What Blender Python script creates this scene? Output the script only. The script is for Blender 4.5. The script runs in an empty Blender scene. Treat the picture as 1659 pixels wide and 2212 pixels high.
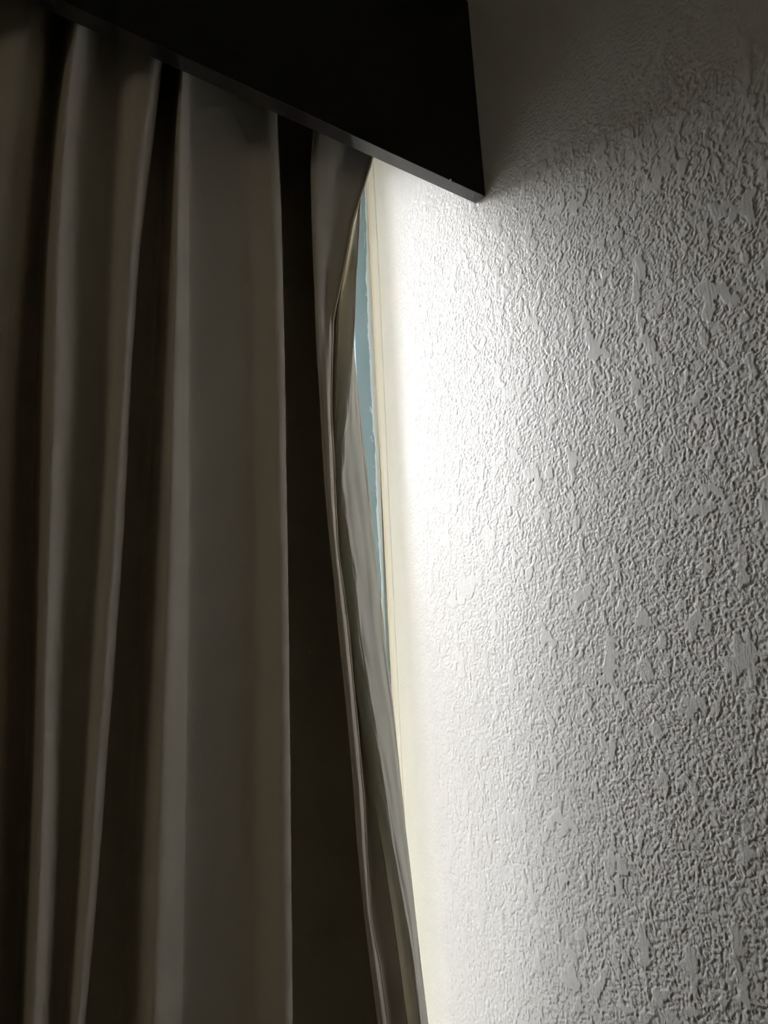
import bpy, math
import numpy as np

# ------------------------------------------------------------------ camera, daylight, room fill, exposure
sc = bpy.context.scene
COL = sc.collection
S = 0.76                                    # camera to right-hand wall, metres
CAM = np.array([-S, -1.3635 * S, 1.45])     # corner of the two walls is x=0, y=0
YAW, PITCH, ROLL = (math.radians(a) for a in (36.45, 13.95, -2.83))
FPX = 1660.0                                # focal length for a 1659 x 2212 picture
fw = np.array([math.sin(YAW) * math.cos(PITCH), math.cos(YAW) * math.cos(PITCH), math.sin(PITCH)])
rt0 = np.array([math.cos(YAW), -math.sin(YAW), 0.0])
up0 = np.cross(rt0, fw)
rt = rt0 * math.cos(ROLL) + up0 * math.sin(ROLL)
up = -rt0 * math.sin(ROLL) + up0 * math.cos(ROLL)
from mathutils import Matrix, Vector
cd = bpy.data.cameras.new('camera')
cam = bpy.data.objects.new('camera', cd)
COL.objects.link(cam)
cam.matrix_world = Matrix(((rt[0], up[0], -fw[0], CAM[0]), (rt[1], up[1], -fw[1], CAM[1]),
                           (rt[2], up[2], -fw[2], CAM[2]), (0, 0, 0, 1)))
cd.sensor_fit = 'VERTICAL'
cd.sensor_height = 36.0
cd.lens = FPX * 36.0 / 2212.0
cd.clip_start = 0.02
cd.clip_end = 200
sc.camera = cam

SKY = 58.0
FILL_W = 3.6
world = bpy.data.worlds.new('overcast_sky')
sc.world = world
world.use_nodes = True
bg = world.node_tree.nodes['Background']
bg.inputs['Color'].default_value = (0.97, 0.96, 1.0, 1)
bg.inputs['Strength'].default_value = SKY

WIN = (-2.0, 0.0, 0.55, 2.47)               # window opening: x0, x1, z0, z1
pl = bpy.data.lights.new('window_daylight', 'AREA')      # portal: guides the sky light through the window
pl.shape = 'RECTANGLE'
pl.size, pl.size_y = WIN[1] - WIN[0], WIN[3] - WIN[2]
pl.cycles.is_portal = True
po = bpy.data.objects.new('window_daylight', pl)
COL.objects.link(po)
po.location = ((WIN[0] + WIN[1]) / 2, 0.10, (WIN[2] + WIN[3]) / 2)
po.rotation_euler = (math.radians(-90), 0, 0)            # shines towards -Y, into the room

ll = bpy.data.lights.new('room_fill', 'AREA')            # unseen dim light, added as soft ambient fill for the room
ll.shape = 'DISK'
ll.size = 0.9
ll.energy = FILL_W
ll.color = (1.0, 0.90, 0.71)
lo = bpy.data.objects.new('room_fill', ll)
COL.objects.link(lo)
lo.location = (-3.3, -1.85, 2.35)
lo.rotation_euler = Vector((-0.6, 0.0, 1.6)).__sub__(lo.location).to_track_quat('-Z', 'Y').to_euler()

sc.view_settings.view_transform = 'Standard'
sc.view_settings.look = 'None'
sc.view_settings.exposure = 0.0
sc.view_settings.gamma = 1.0
sc.view_settings.use_curve_mapping = False
sc.cycles.use_denoising = True
sc.cycles.max_bounces = 16
sc.cycles.diffuse_bounces = 8
sc.cycles.transparent_max_bounces = 16


# ------------------------------------------------------------------ helpers
def on_plane(px, py, y):
    """Point where the sight line of a photograph pixel meets the vertical plane y (parallel to the window wall)."""
    d = fw * FPX + rt * (px - 829.5) - up * (py - 1106.0)
    return CAM + d * ((y - CAM[1]) / d[1])


def on_wall(px, py, x=0.0):
    d = fw * FPX + rt * (px - 829.5) - up * (py - 1106.0)
    return CAM + d * ((x - CAM[0]) / d[0])


def mesh_obj(name, verts, faces, mat, parent=None, smooth=False, label=None):
    me = bpy.data.meshes.new(name)
    me.from_pydata([tuple(v) for v in verts], [], faces)
    me.update()
    if smooth:
        me.polygons.foreach_set('use_smooth', np.ones(len(me.polygons), dtype=bool))
    o = bpy.data.objects.new(name, me)
    COL.objects.link(o)
    if mat:
        me.materials.append(mat)
    if parent:
        o.parent = parent
    if label:
        o['label'] = label
    return o


def grid_obj(name, P, mat, parent=None, label=None):
    """P: rows x cols x 3 array of points -> smooth quad grid."""
    nr, nc = P.shape[:2]
    me = bpy.data.meshes.new(name)
    idx = np.arange(nr * nc, dtype=np.int32).reshape(nr, nc)
    q = np.stack([idx[:-1, :-1], idx[:-1, 1:], idx[1:, 1:], idx[1:, :-1]], -1).reshape(-1)
    nf = (nr - 1) * (nc - 1)
    me.vertices.add(nr * nc)
    me.vertices.foreach_set('co', np.ascontiguousarray(P, dtype=np.float32).reshape(-1))
    me.loops.add(nf * 4)
    me.loops.foreach_set('vertex_index', q)
    me.polygons.add(nf)
    me.polygons.foreach_set('loop_start', np.arange(0, nf * 4, 4, dtype=np.int32))
    me.update(calc_edges=True)
    me.polygons.foreach_set('use_smooth', np.ones(nf, dtype=bool))
    o = bpy.data.objects.new(name, me)
    COL.objects.link(o)
    me.materials.append(mat)
    if parent:
        o.parent = parent
    if label:
        o['label'] = label
    return o


def box(name, x0, x1, y0, y1, z0, z1, mat, parent=None, bevel=0.0, label=None):
    v = [(x, y, z) for x in (x0, x1) for y in (y0, y1) for z in (z0, z1)]
    f = [(0, 1, 3, 2), (4, 6, 7, 5), (0, 4, 5, 1), (2, 3, 7, 6), (0, 2, 6, 4), (1, 5, 7, 3)]
    o = mesh_obj(name, v, f, mat, parent, label=label)
    if bevel:
        m = o.modifiers.new('bevel', 'BEVEL')
        m.width = bevel
        m.segments = 2
    return o


def empty(name, loc=(0, 0, 0)):
    o = bpy.data.objects.new(name, None)
    COL.objects.link(o)
    o.location = loc
    return o


def adopt(root, *objs):
    for o in objs:
        o.parent = root
        o.matrix_parent_inverse = Matrix.Translation(-root.location)


def material(name, color, rough=0.6, spec=0.5):
    m = bpy.data.materials.new(name)
    m.use_nodes = True
    b = m.node_tree.nodes['Principled BSDF']
    b.inputs['Base Color'].default_value = (*color, 1)
    b.inputs['Roughness'].default_value = rough
    b.inputs['Specular IOR Level'].default_value = spec
    return m


def add_bump(m, layers, strength=0.3, dist=0.001):
    """layers: (scale vector, detail, weight)."""
    nt = m.node_tree
    b = nt.nodes['Principled BSDF']
    tc = nt.nodes.new('ShaderNodeTexCoord')
    acc = None
    for sv, det, w in layers:
        mp = nt.nodes.new('ShaderNodeMapping')
        mp.inputs['Scale'].default_value = sv
        nt.links.new(tc.outputs['Object'], mp.inputs['Vector'])
        n = nt.nodes.new('ShaderNodeTexNoise')
        n.inputs['Scale'].default_value = 1.0
        n.inputs['Detail'].default_value = det
        nt.links.new(mp.outputs[0], n.inputs['Vector'])
        mul = nt.nodes.new('ShaderNodeMath')
        mul.operation = 'MULTIPLY'
        mul.inputs[1].default_value = w
        nt.links.new(n.outputs['Fac'], mul.inputs[0])
        if acc is None:
            acc = mul
        else:
            a = nt.nodes.new('ShaderNodeMath')
            nt.links.new(acc.outputs[0], a.inputs[0])
            nt.links.new(mul.outputs[0], a.inputs[1])
            acc = a
    bp = nt.nodes.new('ShaderNodeBump')
    bp.inputs['Strength'].default_value = strength
    bp.inputs['Distance'].default_value = dist
    nt.links.new(acc.outputs[0], bp.inputs['Height'])
    nt.links.new(bp.outputs[0], b.inputs['Normal'])


def vary(m, c1, c2, scale, detail=3.0, lo_=0.35, hi=0.65):
    nt = m.node_tree
    tc = nt.nodes.new('ShaderNodeTexCoord')
    mp = nt.nodes.new('ShaderNodeMapping')
    mp.inputs['Scale'].default_value = scale
    n = nt.nodes.new('ShaderNodeTexNoise')
    n.inputs['Scale'].default_value = 1.0
    n.inputs['Detail'].default_value = detail
    r = nt.nodes.new('ShaderNodeValToRGB')
    r.color_ramp.elements[0].position = lo_
    r.color_ramp.elements[1].position = hi
    r.color_ramp.elements[0].color = (*c1, 1)
    r.color_ramp.elements[1].color = (*c2, 1)
    nt.links.new(tc.outputs['Object'], mp.inputs['Vector'])
    nt.links.new(mp.outputs[0], n.inputs['Vector'])
    nt.links.new(n.outputs['Fac'], r.inputs['Fac'])
    nt.links.new(r.outputs['Color'], nt.nodes['Principled BSDF'].inputs['Base Color'])


def perlin(u, v, seed):
    rng = np.random.RandomState(seed)
    ang = rng.rand(256, 256) * 2 * np.pi
    gx, gy = np.cos(ang), np.sin(ang)
    iu, iv = np.floor(u).astype(np.int64), np.floor(v).astype(np.int64)
    fu, fv = u - iu, v - iv
    a, b = iu & 255, iv & 255
    a1, b1 = (iu + 1) & 255, (iv + 1) & 255
    su, sv = fu * fu * fu * (fu * (fu * 6 - 15) + 10), fv * fv * fv * (fv * (fv * 6 - 15) + 10)
    n00 = gx[a, b] * fu + gy[a, b] * fv
    n10 = gx[a1, b] * (fu - 1) + gy[a1, b] * fv
    n01 = gx[a, b1] * fu + gy[a, b1] * (fv - 1)
    n11 = gx[a1, b1] * (fu - 1) + gy[a1, b1] * (fv - 1)
    x0 = n00 + su * (n10 - n00)
    x1 = n01 + su * (n11 - n01)
    return (x0 + sv * (x1 - x0)) * 1.41


def sstep(a, b, x):
    t = np.clip((x - a) / (b - a), 0, 1)
    return t * t * (3 - 2 * t)


# ------------------------------------------------------------------ materials
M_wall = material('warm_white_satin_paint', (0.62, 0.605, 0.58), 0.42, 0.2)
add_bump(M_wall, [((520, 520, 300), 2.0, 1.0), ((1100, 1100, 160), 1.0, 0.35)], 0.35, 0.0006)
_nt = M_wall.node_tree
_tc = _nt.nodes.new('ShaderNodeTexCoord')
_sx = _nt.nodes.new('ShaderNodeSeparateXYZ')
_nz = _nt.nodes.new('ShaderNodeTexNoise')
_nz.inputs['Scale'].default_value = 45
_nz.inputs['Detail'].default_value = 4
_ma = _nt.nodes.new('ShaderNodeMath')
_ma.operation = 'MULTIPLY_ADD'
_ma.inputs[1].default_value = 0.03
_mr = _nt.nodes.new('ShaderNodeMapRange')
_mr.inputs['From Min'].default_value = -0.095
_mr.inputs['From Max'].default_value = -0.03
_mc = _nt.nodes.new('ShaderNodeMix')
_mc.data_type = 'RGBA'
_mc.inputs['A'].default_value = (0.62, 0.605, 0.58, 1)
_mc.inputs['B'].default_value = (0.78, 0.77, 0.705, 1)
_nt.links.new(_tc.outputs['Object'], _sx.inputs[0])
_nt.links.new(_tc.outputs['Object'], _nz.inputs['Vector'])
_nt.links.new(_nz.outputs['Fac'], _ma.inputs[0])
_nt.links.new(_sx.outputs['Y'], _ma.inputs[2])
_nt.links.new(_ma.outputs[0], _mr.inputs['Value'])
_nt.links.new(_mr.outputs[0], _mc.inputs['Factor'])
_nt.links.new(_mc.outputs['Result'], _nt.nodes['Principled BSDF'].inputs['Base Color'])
M_smooth = material('cream_flat_paint', (0.80, 0.78, 0.69), 0.5, 0.4)
add_bump(M_smooth, [((160, 160, 60), 3.0, 1.0)], 0.15, 0.001)
M_caulk = material('yellowed_caulk', (0.80, 0.71, 0.55), 0.5, 0.4)
add_bump(M_caulk, [((300, 300, 220), 3.0, 1.0)], 0.5, 0.001)
M_plain = material('flat_wall_paint', (0.74, 0.71, 0.64), 0.8, 0.3)
M_ceil = material('flat_ceiling_paint', (0.70, 0.68, 0.63), 0.9, 0.2)
M_floor = material('dark_carpet', (0.24, 0.21, 0.17), 0.95, 0.1)
add_bump(M_floor, [((300, 300, 300), 2.0, 1.0)], 0.5, 0.003)
M_wood = material('espresso_laminate', (0.004, 0.003, 0.004), 0.3, 0.28)
vary(M_wood, (0.0032, 0.0024, 0.0032), (0.0052, 0.004, 0.005), (3, 90, 90), 4.0)
M_underside = material('satin_lit_underside', (0.026, 0.021, 0.024), 0.2, 0.7)  # lighter laminate copy; light caught by the board's underside is put into its colour
M_underside.node_tree.nodes['Principled BSDF'].inputs['Coat Weight'].default_value = 0.5
M_underside.node_tree.nodes['Principled BSDF'].inputs['Coat Roughness'].default_value = 0.15
M_blue = material('blue_grey_painted_metal', (0.26, 0.40, 0.43), 0.35, 0.4)
vary(M_blue, (0.29, 0.46, 0.55), (0.33, 0.50, 0.58), (6, 6, 3), 2.0)
M_gasket = material('navy_window_gasket', (0.02, 0.13, 0.32), 0.5)
M_white = material('white_paint_overlap', (0.82, 0.92, 1.0), 0.5, 0.4)
M_ext = material('dull_exterior_render', (0.10, 0.095, 0.09), 0.9, 0.2)


def cloth(name, color, translucency, thread=900.0):
    m = material(name, color, 0.85, 0.15)
    nt = m.node_tree
    b = nt.nodes['Principled BSDF']
    b.inputs['Sheen Weight'].default_value = 0.08
    add_bump(m, [((thread, thread, 60), 1.0, 1.0), ((60, thread, thread), 1.0, 1.0), ((14, 14, 5), 2.0, 4.0)], 0.25, 0.0008)
    if translucency:
        t = nt.nodes.new('ShaderNodeBsdfTranslucent')
        t.inputs['Color'].default_value = (*color, 1)
        mx = nt.nodes.new('ShaderNodeMixShader')
        mx.inputs['Fac'].default_value = translucency
        out = nt.nodes['Material Output']
        nt.links.new(b.outputs[0], mx.inputs[1])
        nt.links.new(t.outputs[0], mx.inputs[2])
        nt.links.new(mx.outputs[0], out.inputs['Surface'])
    return m


M_drape = cloth('taupe_drape_cloth', (0.71, 0.66, 0.57), 0.0)
M_hem_rim = cloth('backlit_hem_cloth', (0.74, 0.67, 0.54), 0.3)  # for edge tubes added in paler cloth to carry the backlit rim
M_lining = cloth('off_white_lining_cloth', (0.82, 0.81, 0.74), 0.14)
M_glass = bpy.data.materials.new('window_glass')
M_glass.use_nodes = True
nt = M_glass.node_tree
nt.nodes.remove(nt.nodes['Principled BSDF'])
tr = nt.nodes.new('ShaderNodeBsdfTransparent')
tr.inputs['Color'].default_value = (0.95, 0.965, 0.965, 1)
gl = nt.nodes.new('ShaderNodeBsdfGlossy')
gl.inputs['Roughness'].default_value = 0.0
fr = nt.nodes.new('ShaderNodeFresnel')
fr.inputs['IOR'].default_value = 1.5
mx = nt.nodes.new('ShaderNodeMixShader')
nt.links.new(fr.outputs[0], mx.inputs['Fac'])
nt.links.new(tr.outputs[0], mx.inputs[1])
nt.links.new(gl.outputs[0], mx.inputs[2])
nt.links.new(mx.outputs[0], nt.nodes['Material Output'].inputs['Surface'])

# ------------------------------------------------------------------ right-hand wall with knockdown plaster relief
CEIL = 1.45 + 1.4706 * S + 0.006
XL, YB = -3.6, -4.6


RELIEF = 0.00084


def pebbles(u, v, cell, seed):
    """rounded splatter bumps, one per jittered cell"""
    rng = np.random.RandomState(seed)
    n = 128
    jx, jy = rng.rand(n, n), rng.rand(n, n)
    rad, hgt = 0.34 + 0.42 * rng.rand(n, n), 0.35 + 0.6 * rng.rand(n, n)
    sx = 0.75 + 0.5 * rng.rand(n, n)
    u, v = u / cell, v / cell
    iu, iv = np.floor(u).astype(np.int64), np.floor(v).astype(np.int64)
    best = np.zeros_like(u)
    for a in (-1, 0, 1):
        for b in (-1, 0, 1):
            p, q = (iu + a) % n, (iv + b) % n
            d2 = (((u - iu - a - jx[p, q]) * sx[p, q]) ** 2 + (v - iv - b - jy[p, q]) ** 2) / rad[p, q] ** 2
            best = np.maximum(best, hgt[p, q] * np.sqrt(np.clip(1 - d2, 0, 1)))
    return best


def wall_right():
    ys = np.concatenate([np.arange(0.0, 0.80, 0.00100), np.arange(0.80, 1.30, 0.004), np.linspace(1.32, -YB, 12)])
    zs = np.concatenate([np.linspace(0, 0.80, 8), np.arange(0.85, 0.95, 0.004), np.arange(0.95, 2.30, 0.00112),
                         np.arange(2.30, CEIL, 0.003), [CEIL]])
    yy, zz = np.meshgrid(ys, zs)
    y, z = yy.ravel(), zz.ravel()
    wy = y + 0.0016 * perlin(y / 0.012, z / 0.015, 90) + 0.0008 * perlin(y / 0.004, z / 0.0045, 92)
    wz = z + 0.0016 * perlin(y / 0.012 + 31, z / 0.015 + 7, 91) + 0.0008 * perlin(y / 0.004 + 9, z / 0.0045 + 5, 93)
    low = perlin(wy / 0.027, wz / 0.044, 1)
    mid = perlin(wy / 0.0125, wz / 0.0155, 2)
    fin = perlin(wy / 0.0043, wz / 0.0047, 3)
    big = perlin(y / 0.13, z / 0.2, 5)
    F = 0.74 * low + 0.56 * mid + 0.22 * fin + 0.16 * big
    plate = sstep(0.23, 0.32, F)                           # trowelled flat tops
    squig = sstep(0.12, 0.34, 0.75 * fin + 0.45 * mid)
    ground = np.maximum(np.maximum(pebbles(wy, wz, 0.0044, 51), 0.8 * pebbles(wy, wz, 0.0031, 52)), 0.85 * squig)
    streak = perlin(y / 0.0022, z / 0.04, 6)
    h = RELIEF * np.maximum(0.95 * plate, ground * (1 - 0.8 * plate)) + 0.00009 * streak * plate
    h *= 0.12 + 0.88 * sstep(0.045, 0.14, y)              # the plaster thins out to smooth paint at the corner
    h *= (0.8 + 0.3 * sstep(0.15, 0.5, y)) * sstep(0.0, 0.03, y)
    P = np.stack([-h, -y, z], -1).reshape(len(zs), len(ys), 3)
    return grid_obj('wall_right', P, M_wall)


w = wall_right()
w['kind'] = 'structure'

# ------------------------------------------------------------------ rest of the room shell


def struct(o):
    o['kind'] = 'structure'
    return o


struct(box('floor', XL - .15, .15, YB - .15, .15, -0.1, 0.0, M_floor))
struct(box('ceiling', XL - .15, .15, YB - .15, .15, CEIL, CEIL + 0.1, M_ceil))
struct(box('wall_left', XL - .12, XL, YB - .12, 0, 0, CEIL, M_plain))
struct(box('wall_back', XL, 0, YB - .12, YB, 0, CEIL, M_plain))
wf = struct(empty('wall_window', (XL, 0, 0)))
adopt(wf, box('panel', XL, WIN[0], 0.0, 0.12, 0, CEIL, M_plain),
      box('panel', WIN[0], 0.0, 0.0, 0.12, 0, WIN[2], M_plain),
      box('panel', WIN[0], 0.0, 0.0, 0.12, WIN[3], CEIL, M_plain))
# the wall goes on behind the plaster, so no daylight leaks round the corner
struct(box('wall_backing', 0.004, 0.12, YB - .12, 0.16, 0, CEIL, M_plain))
struct(box('wall_opposite', -16.0, 14.0, 12.0, 12.5, -3.2, 4.7, M_ext))
struct(box('ground', -60, 60, 0.3, 80, -3.4, -3.2, material('dark_asphalt', (0.07, 0.07, 0.07), 0.9, 0.2)))

# ------------------------------------------------------------------ window: blue-grey frame, panes, ragged paint overlap
win = struct(empty('window_1', (WIN[0], 0, WIN[2])))
FI = on_plane(768.5, 765, -0.004)[0]          # inner edge of the jamb beside the wall
FY0, FY1 = -0.004, 0.03


def line_at(samples, y):
    """(px, py) samples of a near-vertical line lying on the plane y -> arrays z (rising) and x."""
    p = np.array([on_plane(a, b, y) for a, b in samples])
    o = np.argsort(p[:, 2])
    return p[o, 2], p[o, 0]


jamb = box('frame', FI, 0.0, FY0, FY1, WIN[2], WIN[3], M_blue, bevel=0.0015)
parts = [jamb,
         box('frame', WIN[0], WIN[0] + .05, FY0, FY1, WIN[2], WIN[3], M_blue, bevel=0.0015),
         box('frame', WIN[0] + .05, FI, FY0, FY1, WIN[2], WIN[2] + .05, M_blue, bevel=0.0015),
         box('frame', WIN[0] + .05, FI, FY0, FY1, WIN[3] - .045, WIN[3], M_blue, bevel=0.0015),
         box('frame', -1.02, -0.98, FY0 + .012, FY1 - .004, WIN[2] + .05, WIN[3] - .045, M_blue, bevel=0.0015),
         box('gasket', FI - 0.004, FI, 0.006, 0.026, WIN[2] + .05, WIN[3] - .045, M_gasket),
         box('pane', WIN[0] + .05, -1.02, 0.014, 0.018, WIN[2] + .05, WIN[3] - .045, M_glass),
         box('pane', -0.98, FI - 0.004, 0.014, 0.018, WIN[2] + .05, WIN[3] - .045, M_glass)]
adopt(win, *parts)

WL = [(787.6, 394), (788.8, 450), (792, 533), (790.4, 599), (793.5, 657), (794, 709), (797, 744), (798.6, 791),
      (803, 874), (805, 929), (810.5, 967), (811, 1008), (812.7, 1053), (814, 1121), (817, 1166), (818.4, 1200), (822, 1234)]
WR = [(791.5, 380), (793.5, 474), (803, 662), (807.6, 756), (811.8, 860), (815.5, 976), (818.6, 1042), (821.8, 1144), (826, 1302)]


def paint_overlap():
    zl, xl = line_at(WL, FY0)
    zr, xr = line_at(WR, FY0)
    zs = np.arange(WIN[2], WIN[3], 0.003)
    L = np.interp(zs, zl, xl)
    Rr = np.minimum(np.interp(zs, zr, xr), 0.004)
    L = np.minimum(L, Rr - 0.001)
    j = perlin(zs / 0.012, zs * 0 + .3, 11) * 0.0012 + perlin(zs / 0.04, zs * 0 + .7, 12) * 0.0015
    L = L + np.minimum(j, 0.0012)
    T = FY0 - 0.0012
    rows = []
    for a, b, zz in zip(L, Rr, zs):
        rows.append([(a, FY0 + .0005, zz), (a + .0003, T, zz), ((a + b) / 2, T - .0006, zz), (b, T, zz), (b + .003, T, zz)])
    return grid_obj('paint_overlap', np.array(rows), M_white, label='ragged white paint overlapping the frame edge')


adopt(win, paint_overlap())


def scratch(px, py, ln, wdt, seed):
    """a fleck of stray paint on the jamb"""
    c = on_plane(px, py, FY0)
    rng = np.random.RandomState(seed)
    n = 7
    zs = np.linspace(-ln / 2, ln / 2, n)
    ww = wdt * np.sin(np.linspace(0.25, np.pi - 0.25, n)) * (0.6 + 0.6 * rng.rand(n))
    xo = np.cumsum(rng.randn(n)) * wdt * 0.25
    P = np.array([[(c[0] + xo[i] - ww[i] / 2, FY0 - .0002, c[2] + zs[i]), (c[0] + xo[i], FY0 - .0008, c[2] + zs[i]),
                   (c[0] + xo[i] + ww[i] / 2, FY0 - .0002, c[2] + zs[i])] for i in range(n)])
    return grid_obj('paint_fleck', P, M_white)


for i, (px, py, ln, wd) in enumerate([(786.5, 520, 0.035, .0012), (789, 679, .004, .002), (791, 637, .006, .002),
                                       (799, 884, .012, .0025), (802, 889, .010, .0014), (804.5, 884, .016, .0012),
                                       (803, 945, .007, .003), (804, 952, .006, .002), (807, 1008, .003, .002),
                                       (812, 1060, .004, .002), (796, 752, .003, .0014)]):
    adopt(win, scratch(px, py, ln, wd, i))

# ------------------------------------------------------------------ corner: caulk bead and smooth plaster strip on the wall
CR = [(808, 370), (816, 521), (823, 662), (826, 733), (837.6, 997), (842, 1099), (846.6, 1189), (854, 1350)]


def corner_strip():
    p = np.array([on_wall(a, b) for a, b in CR])
    o = np.argsort(p[:, 2])
    zs = np.arange(0.02, CEIL - .005, 0.004)
    yv = np.interp(zs, p[o, 2], p[o, 1]) + 0.0004 * perlin(zs / .03, zs * 0 + .2, 21)
    rows = []
    for zz, ye in zip(zs, yv):
        t = -0.0016 - 0.0002 * float(perlin(np.array([zz / .02]), np.array([.5]), 22)[0])
        rows.append([(t, -0.006, zz), (t, ye * .5, zz), (t, ye + .0012, zz), (t + .0008, ye + .0003, zz), (0.001, ye, zz)])
    return grid_obj('trim_1', np.array(rows)[:, ::-1], M_smooth)


struct(corner_strip())


def caulk_bead():
    zs = np.arange(0.02, CEIL - .01, 0.003)
    rows = []
    n1 = perlin(zs / .006, zs * 0 + .3, 31)
    n2 = perlin(zs / .02, zs * 0 + .8, 32)
    zr, xr = line_at(WR, FY0)
    for i, zz in enumerate(zs):
        r = 0.0068 + .0008 * n1[i] + .001 * n2[i]
        x0 = 0.0
        a = [(-0.0005, FY0 - .0065 - r * .6), (-0.0022, FY0 - .006), (-0.0026, FY0 - .0035), (-0.0016, FY0 - .0016), (0.0, FY0 + .001)]
        rows.append([(x + .0004 * n1[i], y - .0004 * n2[i], zz) for x, y in a])
    return grid_obj('trim_2', np.array(rows), M_caulk)


struct(caulk_bead())

# ------------------------------------------------------------------ pelmet
VZ0, VZ1 = 1.45 + 0.9851 * S, CEIL - 0.004
VY0 = (0.9529 - 1.3635) * S
VT = 0.0277 * S
pel = empty('window_pelmet', (-1.1, VY0, VZ0))
fb = box('front_board', -2.35, -0.0016, VY0, VY0 + VT, VZ0 + .001, VZ1, M_wood, bevel=0.0004)
bd = box('lit_underside', -2.35, -0.0016, VY0 + .0003, VY0 + VT - .0003, VZ0, VZ0 + .001, M_underside, bevel=0.0003)
tb = box('top_board', -2.35, -0.002, VY0 + VT, -0.001, VZ1 - .02, VZ1, M_wood)
eb = box('end_board', -2.35, -2.33, VY0 + VT, -0.001, VZ0, VZ1 - .02, M_wood)
tk = box('curtain_track', -2.32, -0.01, -0.175, -0.145, VZ1 - .05, VZ1 - .02, material('white_track', (.6, .6, .6), .4))
fl = on_plane(973, 387, VY0)
pf = mesh_obj('paint_speck', [(fl[0] - .002, VY0 - .0001, VZ0 + .0005), (fl[0] + .002, VY0 - .0001, VZ0 + .0008),
                               (fl[0] + .0004, VY0 - .0016, VZ0 + .0006), (fl[0], VY0 - .0002, VZ0 + .003),
                               (fl[0] + .0003, VY0 + .002, VZ0 - .0006)],
              [(0, 1, 2), (1, 3, 2), (3, 0, 2), (0, 4, 1)], M_white, label='tiny white paint speck')
adopt(pel, fb, bd, tb, eb, tk, pf)
pel['label'] = 'dark brown wooden pelmet board over the curtain, butted against the textured wall'
pel['category'] = 'pelmet'

# ------------------------------------------------------------------ curtain
ZTOP, ZBOT = VZ1 - 0.05, 0.03


def knot_curve(samples, y):
    """samples [(px, py)], y a depth or list of depths -> functions of z (x and y arrays over ZS)."""
    ydep = y if isinstance(y, (list, tuple)) else [y] * len(samples)
    p = np.array([on_plane(a, b, d) for (a, b), d in zip(samples, ydep)])
    p = p[np.argsort(p[:, 2])]
    z, x, yy = p[:, 2], p[:, 0], p[:, 1]
    X = np.interp(ZS, z, x)
    Y = np.interp(ZS, z, yy)
    lowm, him = ZS < z[0], ZS > z[-1]
    k = max(1, min(2, len(z) - 1))
    if len(z) > 1:
        s0 = (x[k] - x[0]) / (z[k] - z[0])
        X[lowm] = x[0] + s0 * 0.35 * np.maximum(ZS[lowm] - z[0], -0.35)
        s1 = (x[-1] - x[-2]) / (z[-1] - z[-2])
        X[him] = x[-1] + s1 * 0.6 * (ZS[him] - z[-1])
    return np.stack([X, Y], -1)


def smooth_z(a, n):
    if n < 2:
        return a
    k = np.hanning(n + 2)[1:-1]
    k /= k.sum()
    pad = np.concatenate([np.repeat(a[:1], n // 2, 0), a, np.repeat(a[-1:], n - 1 - n // 2, 0)])
    out = np.empty_like(a)
    for c in range(a.shape[1]):
        out[:, c] = np.convolve(pad[:, c], k, 'valid')
    return out


def loft(knots, per=10, tension=0.5):
    """knots: list of (rows, 2) arrays -> Catmull-Rom across the knots at every height."""
    K = np.stack(knots, 1)                     # rows, nk, 2
    K = np.concatenate([2 * K[:, :1] - K[:, 1:2], K, 2 * K[:, -1:] - K[:, -2:-1]], 1)
    out = []
    nk = K.shape[1]
    al = 0.5
    for i in range(1, nk - 2):
        p0, p1, p2, p3 = (K[:, j] for j in (i - 1, i, i + 1, i + 2))
        d = lambda a, b: np.maximum(np.linalg.norm(b - a, axis=1, keepdims=True), 1e-5) ** al
        t0 = 0 * d(p0, p1)
        t1 = t0 + d(p0, p1)
        t2 = t1 + d(p1, p2)
        t3 = t2 + d(p2, p3)
        for s in np.arange(per) / per:
            t = t1 + (t2 - t1) * s
            A1 = (t1 - t) / (t1 - t0) * p0 + (t - t0) / (t1 - t0) * p1
            A2 = (t2 - t) / (t2 - t1) * p1 + (t - t1) / (t2 - t1) * p2
            A3 = (t3 - t) / (t3 - t2) * p2 + (t - t2) / (t3 - t2) * p3
            B1 = (t2 - t) / (t2 - t0) * A1 + (t - t0) / (t2 - t0) * A2
            B2 = (t3 - t) / (t3 - t1) * A2 + (t - t1) / (t3 - t1) * A3
            out.append((t2 - t) / (t2 - t1) * B1 + (t - t1) / (t2 - t1) * B2)
    out.append(K[:, -2])
    P = np.stack(out, 1)
    return np.concatenate([P, np.repeat(ZS[:, None, None], P.shape[1], 1)], -1)


ZS = np.concatenate([np.linspace(ZBOT, 0.9, 40), np.arange(0.905, ZTOP, 0.006), [ZTOP]])

# measured lines of the folds: left edge, crests, silhouettes
L_crest = [(68, 0), (50, 76), (35, 142), (10, 300), (-10, 480), (-40, 800), (-60, 1200), (-90, 2100)]
L_val = [(116, 60), (106, 177), (96, 253), (82, 354), (70, 560), (50, 838), (40, 1120), (30, 1500), (10, 2150)]
A_left = [(147, 25), (134, 127), (127, 203), (114, 291), (106, 405), (94, 557), (84, 838), (80, 1120), (74, 1400), (68, 1650), (57, 1900), (46, 2200)]
A_crest = [(191, 53), (180, 152), (170, 203), (162, 304), (157, 430), (152, 560), (154, 788), (145, 914), (139, 1066), (134, 1196), (124, 1373), (120, 1500), (118, 1700), (114, 1900), (100, 2180)]
A_mid = [(250, 110), (242, 228), (236, 380), (226, 560), (220, 788), (216, 960), (206, 1120), (190, 1300), (178, 1500), (168, 1700), (156, 1900), (140, 2180)]
A_right = [(335, 130), (316, 253), (299, 380), (286, 532), (268, 813), (253, 1041), (240, 1250), (225, 1474), (208, 1664), (194, 1905), (168, 2200)]
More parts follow.
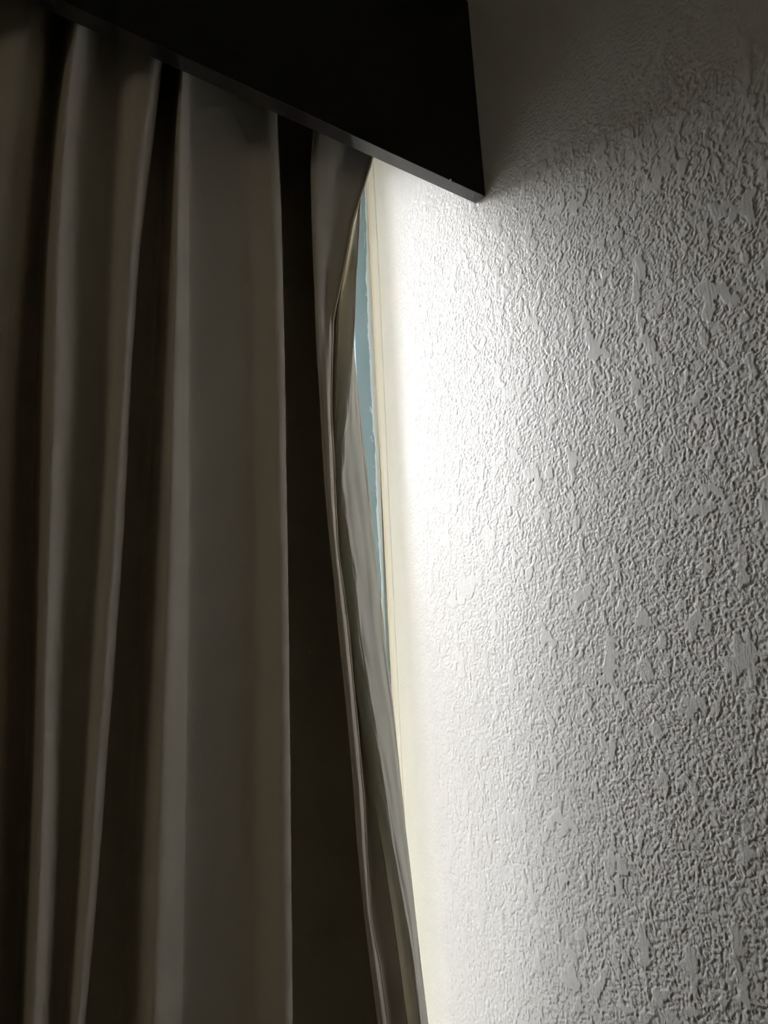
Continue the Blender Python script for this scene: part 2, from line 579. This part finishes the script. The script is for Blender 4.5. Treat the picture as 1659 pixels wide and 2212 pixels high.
A_sil = [(351, 127), (339, 228), (327, 329), (314, 430), (301, 532), (282, 813), (268, 1117), (258, 1272), (243, 1474), (228, 1664), (223, 1740), (210, 1905), (197, 2057), (182, 2209)]
B_left = [(388, 152), (382, 228), (375, 354), (368, 506), (359, 737), (352, 889), (342, 1117), (337, 1247), (327, 1424), (319, 1626), (306, 1905), (299, 2184)]
B_crest = [(399, 160), (397, 430), (395, 700), (394, 1117), (388, 1400), (380, 1626), (374, 1905), (368, 2184)]
B_sil = [(406, 152), (406, 430), (406, 1117), (404, 1400), (400, 1626), (396, 1905), (391, 2184)]
B_face = [(470, 200), (480, 400), (490, 700), (500, 1100), (505, 1600), (505, 2150)]
B_val = [(528, 230), (530, 330), (537, 480), (552, 620), (556, 900), (560, 1200), (562, 1600), (566, 2150)]
B3_crest = [(580, 263), (585, 400), (592, 580), (598, 760), (600, 960), (604, 1165), (607, 1600), (612, 2150)]
B3_sil = [(597, 263), (604, 400), (609, 580), (613, 760), (616, 960), (619, 1165), (621, 1315), (625, 1700), (629, 2150)]


def shift(line, dx):
    return [(a + dx, b) for a, b in line]


E1 = [(683, 270), (675, 342), (676, 400), (678, 500), (681, 580), (687, 760), (693.7, 861), (698.7, 962), (705, 1064), (714, 1165), (724, 1254),
      (734.7, 1374), (748, 1499), (759.6, 1623), (766, 1700), (775.5, 1839), (782.5, 1908), (789.4, 1978), (801, 2070), (812.6, 2163), (819.5, 2212)]
E2 = [(804, 338), (780, 418), (770, 450), (760.8, 476), (742, 580), (730, 634), (719, 690), (716.8, 700), (718.5, 719), (716.5, 760), (715, 836), (715, 902), (720, 988),
      (724, 1089), (729, 1190), (738, 1254), (747, 1317), (754.6, 1394), (762, 1474), (772, 1573), (779.5, 1660), (786, 1730),
      (790.6, 1839), (794, 1885), (797, 1960), (806, 2020), (819.5, 2082), (827, 2140), (837, 2212)]
E3 = [(788, 385), (779, 425), (776, 486), (772, 556), (767.6, 615), (766, 686), (761.7, 751), (758, 803), (753.5, 850), (747, 918), (741.5, 940), (740, 997), (737, 1031),
      (741, 1065), (744, 1105), (750, 1132), (757, 1189), (766, 1245), (770, 1302), (776, 1374), (794, 1481), (814, 1598), (829, 1698),
      (847, 1816), (868, 1931), (880, 2001), (890, 2070), (902, 2163), (907, 2212)]
E4 = [(792, 385), (780, 430), (777, 486), (773, 556), (769, 615), (767, 686), (764, 751), (770, 815), (774, 850), (785.6, 952), (797, 1053), (808, 1155), (818, 1257), (827, 1332),
      (834, 1412), (849, 1524), (864, 1673), (876.5, 1797), (882, 1839), (896, 1966), (910, 2093), (925, 2212)]
E5 = [(770, 400), (758, 476), (742, 580), (731, 660), (728, 760), (724, 860), (722, 960), (726, 1060), (731, 1150), (740, 1250), (752, 1350), (768, 1460), (784, 1573),
      (799, 1653), (803, 1700), (822, 1816), (836, 1897), (849.6, 1989), (863.5, 2093), (880, 2212)]
yy5 = np.array(E5)
T8 = [1.0] * 6 + [0.8, 0.6, 0.4, 0.2] + [0.0] * (len(E2) - 10)      # the hem lies flatter near the top
E5m = [(max(np.interp(b, yy5[:, 1], yy5[:, 0]), a + 3), b) for a, b in E2]
CV = [(744, 320), (734, 360), (731, 428), (721, 478), (711, 554), (704, 640), (702, 700), (703, 760), (705, 861), (709, 962), (713, 1064), (721, 1165), (730, 1254),
      (743, 1374), (755, 1499), (766, 1623), (774, 1700), (782.5, 1839), (788, 1908), (794, 1978), (808, 2070), (820, 2163), (827, 2212)]


def mixl(a, b, t, rows=None):
    rows = rows or [p[1] for p in a]
    ya = np.array(sorted(a, key=lambda p: p[1]))
    yb = np.array(sorted(b, key=lambda p: p[1]))
    return [((1 - t) * np.interp(r, ya[:, 1], ya[:, 0]) + t * np.interp(r, yb[:, 1], yb[:, 0]), r) for r in rows]


def k(line, y, n=9):
    return smooth_z(knot_curve(line, y), n)


far = []
for i, dx in enumerate(np.arange(-0.115, -1.4, -0.105)):      # plain pleats out of the frame, to the left
    base = k(L_crest, -0.19, 25)
    far.insert(0, base + np.array([dx, 0.0 if i % 2 else 0.10]))
drape_knots = far + [
    k(L_crest, -0.250, 25),
    k(shift(mixl(L_crest, L_val, .55), 0), -0.242, 25),
    k(L_val, -0.177, 25),
    k(shift(mixl(L_val, A_left, .8), 0), -0.167, 25),
    k(A_left, -0.195, 21),
    k(mixl(A_left, A_crest, .36), -0.258, 21),
    k(mixl(A_left, A_crest, .46), -0.272, 21),
    k(A_crest, -0.252, 21),
    k(mixl(A_crest, A_mid, .40), -0.221, 21),
    k(A_mid, -0.221, 21),
    k(mixl(A_mid, A_right, .62), -0.257, 21),
    k(A_right, -0.262, 15),
    k(mixl(A_right, A_sil, .7), -0.249, 11),
    k(A_sil, -0.232, 9),
    k(shift(A_sil, -5), -0.212, 11),
    k(shift(A_sil, 2), -0.182, 15),
    k(mixl(A_sil, B_left, .65), -0.164, 21),
    k(B_left, -0.222, 21),
    k(mixl(B_left, B_crest, .45), -0.260, 15),
    k(B_crest, -0.247, 15),
    k(B_sil, -0.231, 15),
    k(shift(B_sil, -3), -0.220, 15),
    k(shift(B_sil, 7), -0.209, 15),
    k(B_face, -0.209, 25),
    k(B_val, -0.213, 25),
    k(B3_crest, list(np.linspace(-0.230, -0.248, len(B3_crest))), 25),
    k(B3_sil, list(np.linspace(-0.226, -0.246, len(B3_sil))), 15),
    k(shift(B3_sil, -6), list(np.linspace(-0.200, -0.220, len(B3_sil))), 15),
    k(shift(B3_sil, -2), -0.140, 21),
    k(mixl(E1, B3_sil, .45), list(np.linspace(-0.100, -0.085, len(E1))), 21),
    k(shift(E1, 14), -0.092, 15),
    k(shift(E1, 6), -0.175, 9),
    k(E1, -0.238, 9),
    k(mixl(E1, CV, .45), -0.239, 9),
    k(CV, [-0.233] * 6 + [-0.236, -0.240] + [-0.246] * 15, 9),
    k(mixl(CV, E2, .6), -0.239, 9),
    k(shift(E2, -2), [-0.228 - 0.013 * t for t in T8], 5),
    k(E2, [-0.219 - 0.018 * t for t in T8], 5),
    k(shift(E2, -1), [-0.211 - 0.016 * t for t in T8], 5),
    k(mixl(E2, E5m, .35), -0.192, 7),
    k(shift(E5m, -1), -0.204, 7),
    k(E5m, -0.205, 7),
]
cur = empty('window_curtain', (-0.6, -0.16, ZBOT))
face = grid_obj('drape', loft(drape_knots, 9), M_drape)
so = face.modifiers.new('thickness', 'SOLIDIFY')
so.thickness = 0.0014
so.offset = 0

lin_knots = [
    k(shift(E5m, -9), -0.110, 15),
    k(shift(E5m, -8), -0.150, 15),
    k(shift(E5m, -7), -0.178, 9),
    k(mixl(E3, E5m, .9), -0.186, 7),
    k(mixl(E3, E5m, .5), -0.204, 7),
    k(mixl(E3, E5m, .12), -0.221, 5),
    k(E3, -0.226, 5),
    k(mixl(E3, E4, .12), -0.220, 7),
    k(mixl(E3, E4, .5), -0.204, 9),
    k(mixl(E3, E4, .9), -0.190, 9),
    k(E4, -0.186, 7),
]
P = loft(lin_knots, 14)
nr, nc = P.shape[:2]
cu = np.linspace(0, 1, nc)[None, :] * np.ones((nr, 1))
zz = P[..., 2]
ampl = sstep(0.30, 0.60, cu) * (1 - sstep(0.86, 1.0, cu))
crimp = sstep(0.38, 0.5, cu) * (1 - sstep(0.60, 0.72, cu)) * sstep(2.2, 1.7, zz)
ripple = 1.3 * crimp * perlin(cu * 5 + zz * 1.5, zz / 0.030, 43) + perlin(cu * 7 + zz * 2.2, zz / 0.055, 41) * 0.5 + perlin(cu * 16 + zz * 4, zz / 0.11, 42) * 0.5
P[..., 1] += 0.0085 * ampl * ripple
P[..., 0] += 0.0055 * ampl * ripple
lin = grid_obj('lining', P, M_lining, label='pale lining turned toward the window')
so = lin.modifiers.new('thickness', 'SOLIDIFY')
so.thickness = 0.001
so.offset = 0


def hem_rim(line, y, w, name='hem_rim'):
    ring = [k(shift(line, a * w), [v + b for v in y] if isinstance(y, list) else y + b, 5) for a, b in ((-.8, .0), (0, -.0014), (.9, -.0006), (1.0, .0016), (0, .003), (-.8, .0015), (-.8, .0))]
    return grid_obj(name, loft(ring, 2), M_hem_rim, label='added pale rim standing for light along the curtain edge')


adopt(cur, face, lin, hem_rim(shift(E2, 0.9), [-0.2275 - 0.016 * t for t in T8], 2.0), hem_rim(E5m, -0.2045, 1.0))
cur['label'] = 'taupe floor-length blackout curtain in deep folds below the dark pelmet'
cur['category'] = 'curtain'
